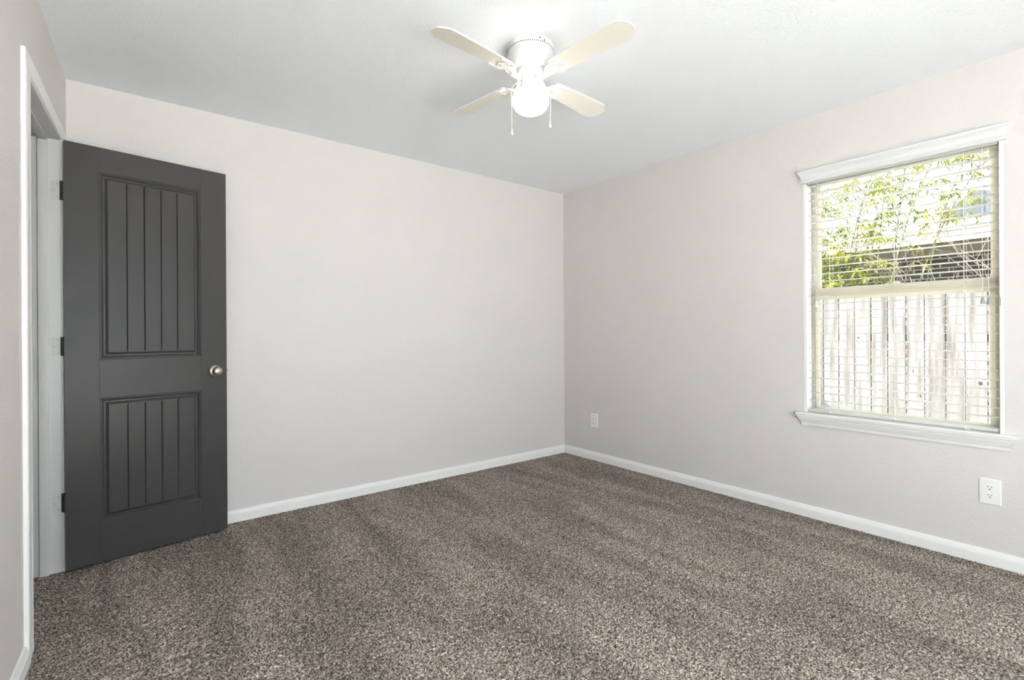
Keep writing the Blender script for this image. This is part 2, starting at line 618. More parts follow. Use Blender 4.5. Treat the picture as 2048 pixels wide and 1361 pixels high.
def door_face(bm, y0, sg):
    """moulded two-panel plank face in the plane y=y0; sg=+1 recesses towards +y"""
    V = lambda x, z, d: bm.verts.new((x, y0 + sg * d, z))
    panels = [(.1275, .5680, 1.0035, 1.9285), (.1325, .5680, .2080, .8170)]
    xs = [0, .1275, .5680, DW]

    def quad(*c):
        f = [V(*q) for q in c]
        bm.faces.new(f if sg > 0 else f[::-1])

    # stiles split by a fine seam line against the rails
    g = .0008
    z0, z1 = DH0, DH1
    quad((0, z0, 0), (.1275 - g, z0, 0), (.1275 - g, z1, 0), (0, z1, 0))
    quad((.568 + g, z0, 0), (DW, z0, 0), (DW, z1, 0), (.568 + g, z1, 0))
    for a, b in ((z0, .2080), (.8170, 1.0035), (1.9285, z1)):
        quad((.1275 + g, a, 0), (.568 - g, a, 0), (.568 - g, b, 0), (.1275 + g, b, 0))
        for sx in (.1275, .568):
            quad((sx - g, a, 0), (sx, a, .0007), (sx, b, .0007), (sx - g, b, 0))
            quad((sx, a, .0007), (sx + g, a, 0), (sx + g, b, 0), (sx, b, .0007))
    for (x0, x1, p0, p1) in panels:
        x0 = .1275
        # moulding rings: (inset, depth)
        rings = [(0, 0), (.0035, .0025), (.007, .0022), (.011, .0055), (.014, .0075), (.0175, .0150), (.0255, .0150),
                 (.0285, .0105), (.036, .0042), (.0385, .0042)]
        for (i0, d0), (i1, d1) in zip(rings, rings[1:]):
            A = [(x0 + i0, p0 + i0), (x1 - i0, p0 + i0), (x1 - i0, p1 - i0), (x0 + i0, p1 - i0)]
            B = [(x0 + i1, p0 + i1), (x1 - i1, p0 + i1), (x1 - i1, p1 - i1), (x0 + i1, p1 - i1)]
            for k in range(4):
                j = (k + 1) % 4
                quad((*A[k], d0), (*A[j], d0), (*B[j], d1), (*B[k], d1))
        # small side reveals at the seam (close the sliver between stile and panel)
        for sx, s2 in ((x0 - g, x0), (x1, x1 + g)):
            quad((sx, p0, 0), (s2, p0, 0), (s2, p1, 0), (sx, p1, 0))
        i1, d1 = rings[-1]
        fx0, fx1, fz0, fz1 = x0 + i1, x1 - i1, p0 + i1, p1 - i1
        n = 5
        wv = (fx1 - fx0) / n
        hw, gd = .0030, .0060
        ed = .006
        for k in range(n):
            a = fx0 + k * wv + (hw if k else 0)
            b = fx0 + (k + 1) * wv - (hw if k < n - 1 else 0)
            quad((a, fz0, d1), (b, fz0, d1), (b, fz1, d1), (a, fz1, d1))
            if k < n - 1:
                c = fx0 + (k + 1) * wv
                l, r = c - hw, c + hw
                q0, q1 = fz0 + ed, fz1 - ed
                quad((l, q0, d1), (c, q0, d1 + gd), (c, q1, d1 + gd), (l, q1, d1))
                quad((c, q0, d1 + gd), (r, q0, d1), (r, q1, d1), (c, q1, d1 + gd))
                for zz, qq, s in ((fz0, q0, 1), (fz1, q1, -1)):
                    t = [(l, zz, d1), (c, zz, d1), (c, qq, d1 + gd), (l, qq, d1)]
                    t2 = [(c, zz, d1), (r, zz, d1), (r, qq, d1), (c, qq, d1 + gd)]
                    if s < 0:
                        t, t2 = t[::-1], t2[::-1]
                    quad(*t)
                    quad(*t2)


bm = bmesh.new()
door_face(bm, 0, 1)
door_face(bm, DT, -1)
for (x0, x1, z0, z1, ax) in ((0, 0, DH0, DH1, 'x'), (DW, DW, DH0, DH1, 'x')):
    bm.faces.new([bm.verts.new(v) for v in ((x0, 0, z0), (x0, DT, z0), (x0, DT, z1), (x0, 0, z1))])
for z in (DH0, DH1):
    bm.faces.new([bm.verts.new(v) for v in ((0, 0, z), (DW, 0, z), (DW, DT, z), (0, DT, z))])
bmesh.ops.remove_doubles(bm, verts=bm.verts, dist=1e-5)
door = obj('door_1', bm, 'door', recalc=True)
door.location = (HX, HY, 0)
door.rotation_euler = (0, 0, UA)
tag(door, 'dark grey two-panel plank door standing open against the back wall', 'door', kind='structure')

# knob (rosette, neck, knob) on both faces
KX, KZ = .634, .9195


def knob_side(sg):
    mt = Matrix.Translation((KX, 0 if sg < 0 else DT, KZ)) @ Matrix.Rotation(R(90) if sg < 0 else R(-90), 4, 'X')
    bm = bmesh.new()
    lathe(bm, [(0, .0005), (.033, .0005), (.0335, .003), (.031, .0065), (.024, .010), (.0165, .0125), (.0, .0125)], 48, mt)
    rose = obj('rosette', bm, 'nickel', door, smooth=True)
    bm = bmesh.new()
    lathe(bm, [(0, .010), (.0125, .010), (.0105, .018), (.0110, .024), (.0150, .029), (.0215, .033), (.0255, .0385),
               (.0262, .044), (.0240, .050), (.0180, .0555), (.0090, .0585), (0, .0593)] if sg < 0 else
          [(0, .010), (.0125, .010), (.0105, .018), (.0110, .022), (.0190, .026), (.0255, .032), (.0255, .038), (.0180, .045), (0, .047)], 48, mt)
    kn = obj('door_knob', bm, 'nickel', door, smooth=True)
    if sg < 0:
        tag(kn, 'satin nickel round knob')
        bm = bmesh.new()
        lathe(bm, [(0, .0585), (.0040, .0585), (.0040, .0603), (0, .0603)], 16, mt)
        obj('lock_pin', bm, 'nickel', kn)


knob_side(-1)
knob_side(1)
bm = bmesh.new()
bx(bm, DW - .0002, DW + .0012, .005, .030, KZ - .028, KZ + .028, .0003)
bx(bm, DW, DW + .011, .011, .024, KZ - .008, KZ + .008, .002)
obj('latch', bm, 'nickel', door)

# hinges: knuckle at the pin side, one leaf on the jamb, one on the door edge
for hz in (1.813, 1.0725, 0.330):
    bm = bmesh.new()
    bx(bm, -.0022, .0001, .002, .033, hz - .0445, hz + .0445, .0004)
    tube(bm, [(-.005, DT + .001, hz - .0445), (-.005, DT + .001, hz + .0445)], .0055, 16)
    obj('hinge', bm, 'dark', door, smooth=True)
    bm = bmesh.new()
    # jamb leaf, a rounded-corner plate on the jamb face (normal towards the camera)
    w0, w1, r = -.0365, .006, .012
    pts = []
    for cx_, cz_, a0 in ((w0 + r, hz + .0445 - r, 90), (w0 + r, hz - .0445 + r, 180)):
        for k in range(7):
            a = R(a0 + 90 * k / 6)
            pts.append((cx_ + r * cos(a), cz_ + r * sin(a)))
    pts += [(w1, hz - .0445), (w1, hz + .0445)]
    prism(bm, pts, lambda p, t: (p[0], t, p[1]), -S0 - .0018, -S0 + .0002)
    hl = obj('hinge_leaf', bm, 'hinge', tr)
    for sx, dz in ((-.012, .030), (-.026, .0), (-.012, -.030)):
        bm = bmesh.new()
        lathe(bm, [(0, 0), (.0034, 0), (.0034, .0006), (.001, .0004), (0, .0002)], 12,
              Matrix.Translation((sx, -S0 - .0018, hz + dz)) @ Matrix.Rotation(R(90), 4, 'X'))
        obj('screw', bm, 'nickel', hl)

# ------------------------------------------------------------ window
win = empty('window_1', (0, -2.527, WZ0))
tag(win, 'cream single-hung window behind the white blinds', 'window', kind='structure')


def wobj(name, bm, ma, parent=win, smooth=True):
    o = obj(name, bm, ma, parent, smooth=smooth)
    if parent is win:
        o.matrix_parent_inverse = Matrix.Translation(win.location).inverted()
    return o


LT = .018
ly0, ly1 = WY0 + LT, WY1 - LT     # inside of the liner
bm = bmesh.new()
bx(bm, -.001, .125, WY0 + .0005, ly0, .632, WZ1 - .001, .001)
bx(bm, -.001, .125, ly1, WY1 - .0005, .632, WZ1 - .001, .001)
bx(bm, .0, .125, ly0, ly1, WZ1 - LT, WZ1 - .001, .001)
wobj('window_liner', bm, 'trim')
# outer vinyl frame with a stepped section
bm = bmesh.new()
for (x0, x1, t) in ((.071, .078, .016), (.078, .120, .024), (.120, .125, .016)):
    bx(bm, x0, x1, ly0, ly0 + t, .6345 + t, WZ1 - LT - t)
    bx(bm, x0, x1, ly1 - t, ly1, .6345 + t, WZ1 - LT - t)
    bx(bm, x0, x1, ly0, ly1, WZ1 - LT - t, WZ1 - LT)
    bx(bm, x0, x1, ly0, ly1, .6345, .6345 + t)
wobj('window_frame', bm, 'vinyl')
gy0, gy1 = -2.905, -2.150


def sash(x0, x1, z0, z1, gz0, gz1, name='sash'):
    bm = bmesh.new()
    a, b = ly0 + .020, ly1 - .020
    xm = (x0 + x1) / 2
    for (p, q, i) in ((x0 + .003, x1 - .003, 0), (x0, x1, .007)):
        bx(bm, p, q, a + i * .3, gy0 - i, gz0 - i, gz1 + i)
        bx(bm, p, q, gy1 + i, b - i * .3, gz0 - i, gz1 + i)
        bx(bm, p, q, a + i * .3, b - i * .3, gz1 + i, z1 - i * .3)
        bx(bm, p, q, a + i * .3, b - i * .3, z0 + i * .3, gz0 - i)
    s = wobj(name, bm, 'vinyl')
    bm = bmesh.new()
    bx(bm, xm - .002, xm + .002, gy0 - .004, gy1 + .004, gz0 - .004, gz1 + .004)
    pn = obj('pane', bm, 'glass', s)
    pn.matrix_parent_inverse = s.matrix_world.inverted()
    pn.matrix_parent_inverse = Matrix.Identity(4)
    return s


up_s = sash(.095, .118, 1.340, WZ1 - LT - .018, 1.388, WZ1 - LT - .042, 'sash')
lo_s = sash(.072, .095, .645, 1.378, .666, 1.315, 'sash')
# lift lip along the meeting rail and a sash lock
bm = bmesh.new()
for a, b in ((-2.905, -2.80), (-2.72, -2.32), (-2.25, -2.150)):
    bx(bm, .066, .074, a, b, 1.352, 1.357, .0015)
o = wobj('lift_lip', bm, 'vinyl')
bm = bmesh.new()
bx(bm, .074, .092, -2.555, -2.50, 1.378, 1.388, .002)
bx(bm, .066, .090, -2.545, -2.515, 1.386, 1.396, .003)
wobj('sash_lock', bm, 'vinyl')
# stool (sill board) with ears, and the apron below with mitred returns
bm = bmesh.new()
pr = [(-.042, .621), (-.045, .625), (-.0455, .630), (-.042, .634), (.0, .634), (0, .614), (-.040, .614), (-.0425, .617)]
prism(bm, pr, lambda p, t: (p[0], t, p[1]), -3.008, -2.056)
bx(bm, -.001, .075, ly0 - .017, ly1 + .017, .6145, .634)
wobj('window_sill', bm, 'trim')
bm = bmesh.new()
ap = [(0, .614), (-.034, .614), (-.034, .608), (-.031, .606), (-.030, .600), (-.0255, .593), (-.0195, .587), (-.0185, .581),
      (-.0150, .579), (-.0120, .572), (-.0110, .563), (-.0085, .557), (0, .556)]
prism(bm, ap, lambda p, t: (p[0], t, p[1]), lambda p: -2.977 - .75 * (-p[0]), lambda p: -2.087 + .75 * (-p[0]))
wobj('apron', bm, 'trim')
bm = bmesh.new()
bx(bm, -.010, -.001, -2.9655, -2.9530, 1.243, 1.281, .002)
wobj('cord_cleat', bm, 'plate')

# ------------------------------------------------------------ blind
bl_ = empty('window_blind', (0, -2.527, .634))
tag(bl_, 'white horizontal slat blind with crown valance hanging in the window', 'blind')


def bobj(name, bm, ma, parent=bl_, smooth=True):
    o = obj(name, bm, ma, parent, smooth=smooth)
    if parent is bl_:
        o.matrix_parent_inverse = Matrix.Translation(bl_.location).inverted()
    return o


by0, by1 = -2.942, -2.113
# valance: crown profile with returns
bm = bmesh.new()
vp = [(0, 2.0205), (-.013, 2.0205), (-.018, 2.0235), (-.0185, 2.0275), (-.0160, 2.031), (-.0110, 2.033), (-.0110, 2.036), (-.0150, 2.038), (-.0155, 2.041),
      (-.0125, 2.044), (-.0130, 2.052), (-.0150, 2.060), (-.0190, 2.068), (-.0240, 2.0745), (-.0275, 2.077), (-.0275, 2.080), (-.0310, 2.082), (-.0320, 2.089), (-.0305, 2.094), (-.027, 2.096), (0, 2.096)]
prism(bm, vp, lambda p, t: (p[0] - .0015, t, p[1]), lambda p: -2.9670 + .6 * p[0], lambda p: -2.0880 - .6 * p[0])
bobj('valance', bm, 'valance')
bm = bmesh.new()
bx(bm, .004, .060, by0, by1, 2.012, 2.055, .002)
bobj('head_rail', bm, 'blind')
bm = bmesh.new()
NS = 30
for k in range(NS):
    z = 2.0045 - .0447 * k
    # gently crowned faux-wood slat
    top, bot = [], []
    for j in range(7):
        u = j / 6
        x = .008 + .050 * u
        c = .0012 * (1 - (2 * u - 1) ** 2)
        th = .0014 if 0 < j < 6 else .0007
        top.append((x, z + c + th))
        bot.append((x, z + c - th))
    prism(bm, top + bot[::-1], lambda p, t: (p[0], t, p[1]), by0, by1)
slats = bobj('slats', bm, 'blind')
bm = bmesh.new()
bx(bm, .008, .058, by0, by1, .6400, .6560, .003)
br = bobj('bottom_rail', bm, 'blind')
LAD = (-2.228, -2.540, -2.822)
for y in LAD:
    bm = bmesh.new()
    for x in (.0068, .0592):
        tube(bm, [(x, y, .645), (x, y, 2.02)], .0007, 6)
    for k in range(NS):
        z = 2.0045 - .0447 * k - .0018
        tube(bm, [(.0068, y, z), (.0592, y, z)], .0005, 4)
    tube(bm, [(.033, y + .006, .65), (.033, y + .006, 2.02)], .0008, 6)
    bobj('ladder_cord', bm, 'cord')
    bm = bmesh.new()
    lathe(bm, [(0, .0), (.006, .0), (.006, .003), (.003, .006), (0, .006)], 16,
          Matrix.Translation((.0085, y, .648)) @ Matrix.Rotation(R(-90), 4, 'Y'))
    b2 = obj('cord_button', bm, 'cord', br, smooth=True)


def drop_cord(y, x, ztop, ztas, ma):
    bm = bmesh.new()
    tube(bm, [(x, y, ztop), (x - .0006, y + .001, (ztop + ztas) / 2), (x, y, ztas)], .0009, 6)
    c = bobj('pull_cord', bm, 'cord')
    bm = bmesh.new()
    lathe(bm, [(0, .012), (.0035, .012), (.0050, .006), (.0062, -.002), (.0085, -.012), (.0090, -.018), (.0075, -.0225), (0, -.0235)], 20,
          Matrix.Translation((x, y, ztas)))
    t = obj('tassel', bm, ma, c, smooth=True)
    return c


drop_cord(-2.890, .000, 2.02, 1.275, 'tassel')
drop_cord(-2.911, .000, 2.02, 1.272, 'tassel')
drop_cord(-2.160, .000, 2.02, 1.292, 'cord')
drop_cord(-2.168, .000, 2.02, 1.182, 'cord')
# loose loop of cord lying on the sill
bm = bmesh.new()
pts = []
for k in range(40):
    a = k / 39 * 4.2 * pi
    r = .012 + .003 * sin(a * .7)
    pts.append((.001 + r * cos(a) * .8, -2.832 + r * sin(a), .6375 + .0009 * (k % 7) / 7 + (.004 * k / 39)))
tube(bm, pts, .0009, 5)
bobj('cord_loop', bm, 'cord')

# ------------------------------------------------------------ outlets


def rounded(w, h, r, n=5):
    pts = []
    for sx, sz, a0 in ((1, 1, 0), (-1, 1, 90), (-1, -1, 180), (1, -1, 270)):
        for k in range(n + 1):
            a = R(a0 + 90 * k / n)
            pts.append((sx * (w / 2 - r) + r * cos(a), sz * (h / 2 - r) + r * sin(a)))
    return pts


def outlet(y, z, w, h, label):
    root = empty('wall_outlet', (0, y, z))
    tag(root, label, 'outlet')
    root['group'] = 'outlets low on the window wall'
    bm = bmesh.new()
    # bevelled plate
    loops = []
    for ins, d in ((0, 0), (0, -.0015), (.0012, -.0038), (.004, -.0052), (.0065, -.0052)):
        loops.append([bm.verts.new((d, p[0], p[1])) for p in rounded(w - 2 * ins, h - 2 * ins, .003)])
    for A, B in zip(loops, loops[1:]):
        for i in range(len(A)):
            bm.faces.new((A[i], A[(i + 1) % len(A)], B[(i + 1) % len(B)], B[i]))
    bm.faces.new(loops[0])
    bm.faces.new(loops[-1])
    obj('cover_plate', bm, 'plate', root, smooth=True)
    for s in (1, -1):
        cz = s * .0195
        bm = bmesh.new()
        pts = []
        for k in range(40):
            a = 2 * pi * k / 40
            pts.append((.0168 * cos(a), max(-.0140, min(.0140, .0168 * sin(a)))))
        prism(bm, pts, lambda p, t: (t, p[0], p[1] + cz), -.0050, -.0074)
        rec = obj('receptacle', bm, 'plate', root, smooth=True)
        bm = bmesh.new()
        # two blade slots and the round earth hole
        bx(bm, -.0078, -.0070, .0053, .0073, cz + .0005, cz + .0085)
        bx(bm, -.0078, -.0070, -.0073, -.0053, cz + .0015, cz + .0080)
        lathe(bm, [(0, .0), (.0027, .0), (.0027, .0008), (0, .0008)], 16,
              Matrix.Translation((-.0070, 0, cz - .0070)) @ Matrix.Rotation(R(-90), 4, 'Y'))
        sl_ = obj('slot', bm, 'dark', rec)
    bm = bmesh.new()
    lathe(bm, [(0, 0), (.0034, 0), (.0030, .0010), (0, .0013)], 16,
          Matrix.Translation((-.0050, 0, 0)) @ Matrix.Rotation(R(-90), 4, 'Y'))
    obj('screw', bm, 'plate', root, smooth=True)
    return root


outlet(-2.9128, .3520, .079, .123, 'white duplex outlet plate low on the wall below the right end of the window')
outlet(-.3785, .3470, .079, .123, 'white outlet plate low on the wall near the far room corner')

# ------------------------------------------------------------ ceiling fan
FC = Vector((-1.80, -1.65))
fan = empty('ceiling_fan', (FC.x, FC.y, H))
tag(fan, 'white four-blade flush-mount ceiling fan with a lit round globe', 'ceiling fan')
bm = bmesh.new()
lathe(bm, [(0, 0), (.1035, 0), (.1035, -.030), (.1020, -.032), (.1020, -.036), (.1035, -.038), (.1035, -.098), (.1000, -.108),
           (.0930, -.1145), (.084, -.1165), (0, -.1165)], 96)
hs = obj('motor_housing', bm, 'fan', fan, smooth=True)
bm = bmesh.new()
n = 72
for k in range(n):     # ring of vent slots
    a = 2 * pi * k / n
    mt = Matrix.Rotation(a, 4, 'Z')
    vs0 = len(bm.verts)
    bm.verts.ensure_lookup_table()
    bx(bm, .1030, .10375, -.0019, .0019, -.0290, -.0235)
    bm.verts.ensure_lookup_table()
    bmesh.ops.transform(bm, matrix=mt, verts=bm.verts[vs0:])
obj('vent_slots', bm, 'dark', hs)
dcam = (Vector((CAM.x, CAM.y)) - FC).normalized()
a0 = math.atan2(dcam.y, dcam.x)
for da, dz in ((R(24), -.012), (R(36), -.019)):
    bm = bmesh.new()
    lathe(bm, [(0, 0), (.0032, 0), (.0030, .002), (0, .003)], 12,
          Matrix.Rotation(a0 + da, 4, 'Z') @ Matrix.Translation((.1033, 0, dz)) @ Matrix.Rotation(R(90), 4, 'Y'))
    obj('screw', bm, 'dark', hs, smooth=True)
# flywheel / hub plate the arms bolt to
bm = bmesh.new()
lathe(bm, [(0, -.1165), (.070, -.1165), (.072, -.119), (.072, -.127), (.068, -.130), (.050, -.133), (0, -.133)], 64)
obj('hub', bm, 'fan', fan, smooth=True)
# switch housing and fitter neck
bm = bmesh.new()
lathe(bm, [(0, -.133), (.034, -.133), (.0405, -.136), (.0415, -.141), (.0415, -.176), (.0430, -.178), (.0445, -.183), (.0445, -.192), (.0425, -.195), (0, -.195)], 64)
nk = obj('switch_housing', bm, 'fan', fan, smooth=True)
for k in range(3):
    bm = bmesh.new()
    a = a0 + R(28) + 2 * pi * k / 3
    lathe(bm, [(0, 0), (.0042, 0), (.0042, .003), (.002, .006), (0, .006)], 12,
          Matrix.Rotation(a, 4, 'Z') @ Matrix.Translation((.0415, 0, -.150)) @ Matrix.Rotation(R(90), 4, 'Y'))
    obj('thumb_screw', bm, 'nickel', nk, smooth=True)
    bm = bmesh.new()
    lathe(bm, [(0, 0), (.0042, 0), (.0042, .003), (.002, .006), (0, .006)], 12,
          Matrix.Rotation(a + .5, 4, 'Z') @ Matrix.Translation((.0442, 0, -.187)) @ Matrix.Rotation(R(90), 4, 'Y'))
    obj('thumb_screw', bm, 'nickel', nk, smooth=True)
# globe
bm = bmesh.new()
lathe(bm, [(.038, -.190), (.040, -.194), (.046, -.199), (.058, -.204), (.070, -.211), (.0785, -.220), (.0835, -.231), (.0850, -.243),
           (.0840, -.255), (.0800, -.267), (.0730, -.279), (.0625, -.289), (.049, -.297), (.034, -.3025), (.017, -.3055), (0, -.3062)], 64)
obj('lamp_globe', bm, 'globe', fan, smooth='all')

# blades: z of blade plane about .14 below the ceiling
BZ = -.138


def smooth_curve(pts, sub=8):
    """Catmull-Rom through 2D/3D points"""
    P = [Vector(p) for p in pts]
    out = []
    for i in range(len(P) - 1):
        p0, p1, p2, p3 = P[max(i - 1, 0)], P[i], P[i + 1], P[min(i + 2, len(P) - 1)]
        for k in range(sub):
            t = k / sub
            out.append(.5 * ((2 * p1) + (-p0 + p2) * t + (2 * p0 - 5 * p1 + 4 * p2 - p3) * t * t + (-p0 + 3 * p1 - 3 * p2 + p3) * t ** 3))
    out.append(P[-1])
    return out


def make_blade(az):
    # blade outline (u outward, v across), clipped-corner tip, narrowing to the root
    half = [(.150, .040), (.155, .043), (.200, .046), (.330, .0525), (.440, .0575), (.470, .0580)]
    tip = [(.488, .0575), (.495, .0560), (.501, .0515), (.525, .0300), (.530, .0240), (.533, .0150), (.534, 0)]
    upper = [Vector(p) for p in half + tip]
    out = upper + [Vector((p.x, -p.y)) for p in upper[:-1][::-1]]
    root = [(.150, -.040), (.145, -.034), (.143, 0), (.145, .034)]
    out += [Vector(p) for p in root[1:]]
    mt = Matrix.Rotation(az, 4, 'Z') @ Matrix.Translation((0, 0, BZ)) @ Matrix.Rotation(R(-11), 4, 'X')
    bm = bmesh.new()
    th = .0032
    prism(bm, [(p.x, p.y) for p in out], lambda p, t: mt @ Vector((p[0], p[1], t)), -th, th)
    b = obj('blade', bm, ['fan', 'blade'], fan)
    me = b.data
    for pl in me.polygons:       # underside cream: lamp's warm reflection put into the colour; top and edges white
        if pl.area > .02 and pl.normal.z < 0:
            pl.material_index = 1
    # scrolled arm: two curved side ribs, a centre rib and a screw pad under the blade root
    bm = bmesh.new()

    def rib(pts, r):
        c = smooth_curve(pts)
        tube(bm, [mt @ Vector((p[0], p[1], p[2])) for p in c], r, 8)
    # neck from hub to the bracket
    def neck(pts, w0, w1, t):
        c = smooth_curve(pts)
        n_ = len(c)
        ringv = []
        for i, p in enumerate(c):
            w_ = w0 + (w1 - w0) * i / (n_ - 1)
            ringv.append([bm.verts.new(mt @ Vector(q)) for q in ((p[0], -w_, p[2] - t), (p[0], w_, p[2] - t), (p[0], w_, p[2] + t), (p[0], -w_, p[2] + t))])
        for a, b_ in zip(ringv, ringv[1:]):
            for k in range(4):
                bm.faces.new((a[k], a[(k + 1) % 4], b_[(k + 1) % 4], b_[k]))
        bm.faces.new(ringv[0][::-1])
        bm.faces.new(ringv[-1])
    neck([(.050, 0, .012), (.072, 0, .006), (.085, 0, -.016), (.104, 0, -.022), (.125, 0, -.010), (.150, 0, -.0055)], .013, .009, .003)
    for s in (1, -1):
        rib([(.098, s * .006, -.020), (.112, s * .022, -.016), (.128, s * .026, -.010), (.138, s * .018, -.007), (.150, s * .016, -.006),
             (.166, s * .030, -.006), (.182, s * .041, -.006), (.202, s * .043, -.006), (.218, s * .0415, -.006)], .0038)
        rib([(.150, s * .016, -.006), (.142, s * .030, -.006), (.148, s * .041, -.006), (.170, s * .0435, -.006), (.192, s * .042, -.006)], .0032)
        rib([(.148, s * .004, -.006), (.168, s * .014, -.006), (.180, s * .022, -.006), (.190, s * .014, -.006), (.196, 0, -.006)], .0028)
    rib([(.120, 0, -.012), (.150, 0, -.007), (.175, 0, -.006), (.200, 0, -.006)], .0036)
    arm = obj('blade_arm', bm, 'fan', b, smooth='all')
    for (u, v) in ((.160, .024), (.160, -.024), (.198, 0)):
        bm = bmesh.new()
        lathe(bm, [(0, 0), (.0052, 0), (.0045, -.0022), (0, -.0030)], 12, mt @ Matrix.Translation((u, v, -.0045)))
        obj('arm_screw', bm, 'chain', b, smooth=True)


for az in (6, 96, 186, 276):
    make_blade(R(az))

# pull chains
for cu, cl in ((Vector((-.82, -.57)), .085), (Vector((.80, -.60)), .055)):
    pass
cr_ = Vector((cos(yaw), -sin(yaw)))       # across the view
for off, fwd_, zb, mname in ((-.0475, -.010, -.385, 'chain'), (.0500, .010, -.338, 'cord')):
    px, py = cr_.x * off + fw.x * fwd_, cr_.y * off + fw.y * fwd_
    s0 = Vector((px, py)).normalized() * .043
    bm = bmesh.new()
    top = -.165
    pts = [(s0.x, s0.y, top), (s0.x * 1.5, s0.y * 1.5, top - .003), (px * 1.85, py * 1.85, -.200), (px * 1.85, py * 1.85, -.24), (px * 1.8, py * 1.8, zb)]
    tube(bm, smooth_curve(pts, 6), .0011, 6)
    ch = obj('pull_chain', bm, mname, fan, smooth='all')
    bm = bmesh.new()
    lathe(bm, [(0, .006), (.002, .006), (.0028, 0), (.0045, -.010), (.0055, -.017), (.0045, -.022), (0, -.0235)], 16,
          Matrix.Translation((px * 1.8, py * 1.8, zb)))
    obj('chain_bob', bm, 'fan', ch, smooth='all')

# ------------------------------------------------------------ unseen window added behind the camera to light the room
pw = empty('window_added', (-2.25, FY, 0))
tag(pw, 'unseen wide window added behind the viewpoint to light the room', 'window', kind='structure')


def pobj(name, bm, ma, parent=pw):
    o = obj(name, bm, ma, parent, smooth=False)
    o.matrix_parent_inverse = Matrix.Translation(pw.location).inverted() if parent is pw else Matrix.Identity(4)
    return o


bm = bmesh.new()
bx(bm, PX0, PX0 + .06, FY - .10, FY - .02, .02, PZ1, .002)
bx(bm, PX1 - .06, PX1, FY - .10, FY - .02, .02, PZ1, .002)
bx(bm, PX0, PX1, FY - .10, FY - .02, PZ1 - .06, PZ1, .002)
bx(bm, PX0, PX1, FY - .10, FY - .02, .02, .08, .002)
bx(bm, -2.29, -2.21, FY - .10, FY - .02, .08, PZ1 - .06, .002)
pf = pobj('window_frame', bm, 'vinyl')
bm = bmesh.new()
bx(bm, PX0 + .055, -2.285, FY - .062, FY - .058, .075, PZ1 - .055)
pobj('pane', bm, 'clear', pf)
bm = bmesh.new()
bx(bm, -2.215, PX1 - .055, FY - .062, FY - .058, .075, PZ1 - .055)
pobj('pane', bm, 'clear', pf)

# ------------------------------------------------------------ outdoors
GZ = -.33
bm = bmesh.new()
bx(bm, .131, 22, -14, 14, GZ - .1, GZ)
tag(obj('ground', bm, 'grass'), 'side yard lawn outside the window', 'ground', kind='structure')
bm = bmesh.new()
bx(bm, -14, .13, -14, FY - .121, GZ - .1, GZ + .1)  # unseen slab added to bounce sunlight in through the added window
tag(obj('ground_bounce', bm, 'stone'), 'unseen pale concrete added behind the viewpoint to bounce light indoors', 'ground', kind='structure')

# fence
rnd = random.Random(4)
fence = empty('wooden_fence', (2.6, -2.0, GZ))
tag(fence, 'sunlit weathered wooden picket fence right outside the window', 'fence')


def fobj(name, bm, ma, parent=fence, smooth=False):
    o = obj(name, bm, ma, parent, smooth=smooth)
    o.matrix_parent_inverse = Matrix.Translation(fence.location).inverted()
    return o


edges = [-1.120, -1.262, -1.405, -1.5486, -1.6902, -1.8257, -1.967, -2.1093, -2.2555, -2.3912, -2.5364]
while edges[0] < .6:
    edges.insert(0, edges[0] + .142)
while edges[-1] > -3.9:
    edges.append(edges[-1] - .142)
bm = bmesh.new()
FT = 1.56
for a, b in zip(edges, edges[1:]):
    g0, g1 = rnd.uniform(.001, .0065), rnd.uniform(.001, .0065)
    hh = FT + rnd.uniform(-.012, .006)
    t = rnd.uniform(-.003, .003)
    y0, y1 = b + g0, a - g1
    # dog-eared picket
    pts = [(y0, GZ + .03), (y1, GZ + .03), (y1, hh - .03), (y1 - .03, hh), (y0 + .03, hh), (y0, hh - .03)]
    prism(bm, pts, lambda p, q: (q, p[0], p[1]), 2.600 + t, 2.616 + t)
pan = fobj('picket_panel', bm, 'fence')
bm = bmesh.new()
for z in (GZ + .25, 1.02):
    bx(bm, 2.620, 2.66, edges[-1], edges[0], z, z + .089, .002)
fobj('rail', bm, 'fence')
for y in (-3.4, -.95):
    bm = bmesh.new()
    bx(bm, 2.66, 2.75, y, y + .09, GZ, 1.45, .003)
    fobj('fence_post', bm, 'fence')
for (y, z, r) in ((-1.58, 1.06, .006), (-2.49, .665, .013), (-2.075, .52, .006), (-2.02, .75, .004), (-1.47, 1.10, .004)):
    bm = bmesh.new()
    lathe(bm, [(0, -.0012), (r, -.0012), (r * 1.1, .004), (0, .004)], 14,
          Matrix.Translation((2.5985, y, z)) @ Matrix.Rotation(R(-90), 4, 'Y'))
    fobj('knot', bm, 'dark', pan).matrix_parent_inverse = Matrix.Identity(4)

# grey meter box at the foot of the fence, left
mb = empty('utility_box', (2.45, -1.25, GZ))
tag(mb, 'grey metal box with sloping lid at the foot of the fence', 'utility box')
bm = bmesh.new()
pts = [(-1.41, GZ), (-1.15, GZ), (-1.15, .385), (-1.262, .385), (-1.28, .365), (-1.41, .30)]
prism(bm, pts, lambda p, t: (t, p[0], p[1]), 2.40, 2.58)
o = obj('box_body', bm, 'box', mb)
o.matrix_parent_inverse = Matrix.Translation(mb.location).inverted()
bm = bmesh.new()
for k in range(6):
    y = -1.16 - k * .018
    bx(bm, 2.392, 2.402, y - .011, y, GZ + .1, .372)
o = obj('vent_grille', bm, 'dark', mb)
o.matrix_parent_inverse = Matrix.Translation(mb.location).inverted()

# neighbour house
house = empty('brick_house', (6.8, -1.0, GZ))
tag(house, 'dark brick neighbouring house with white fascia beyond the fence', 'house')


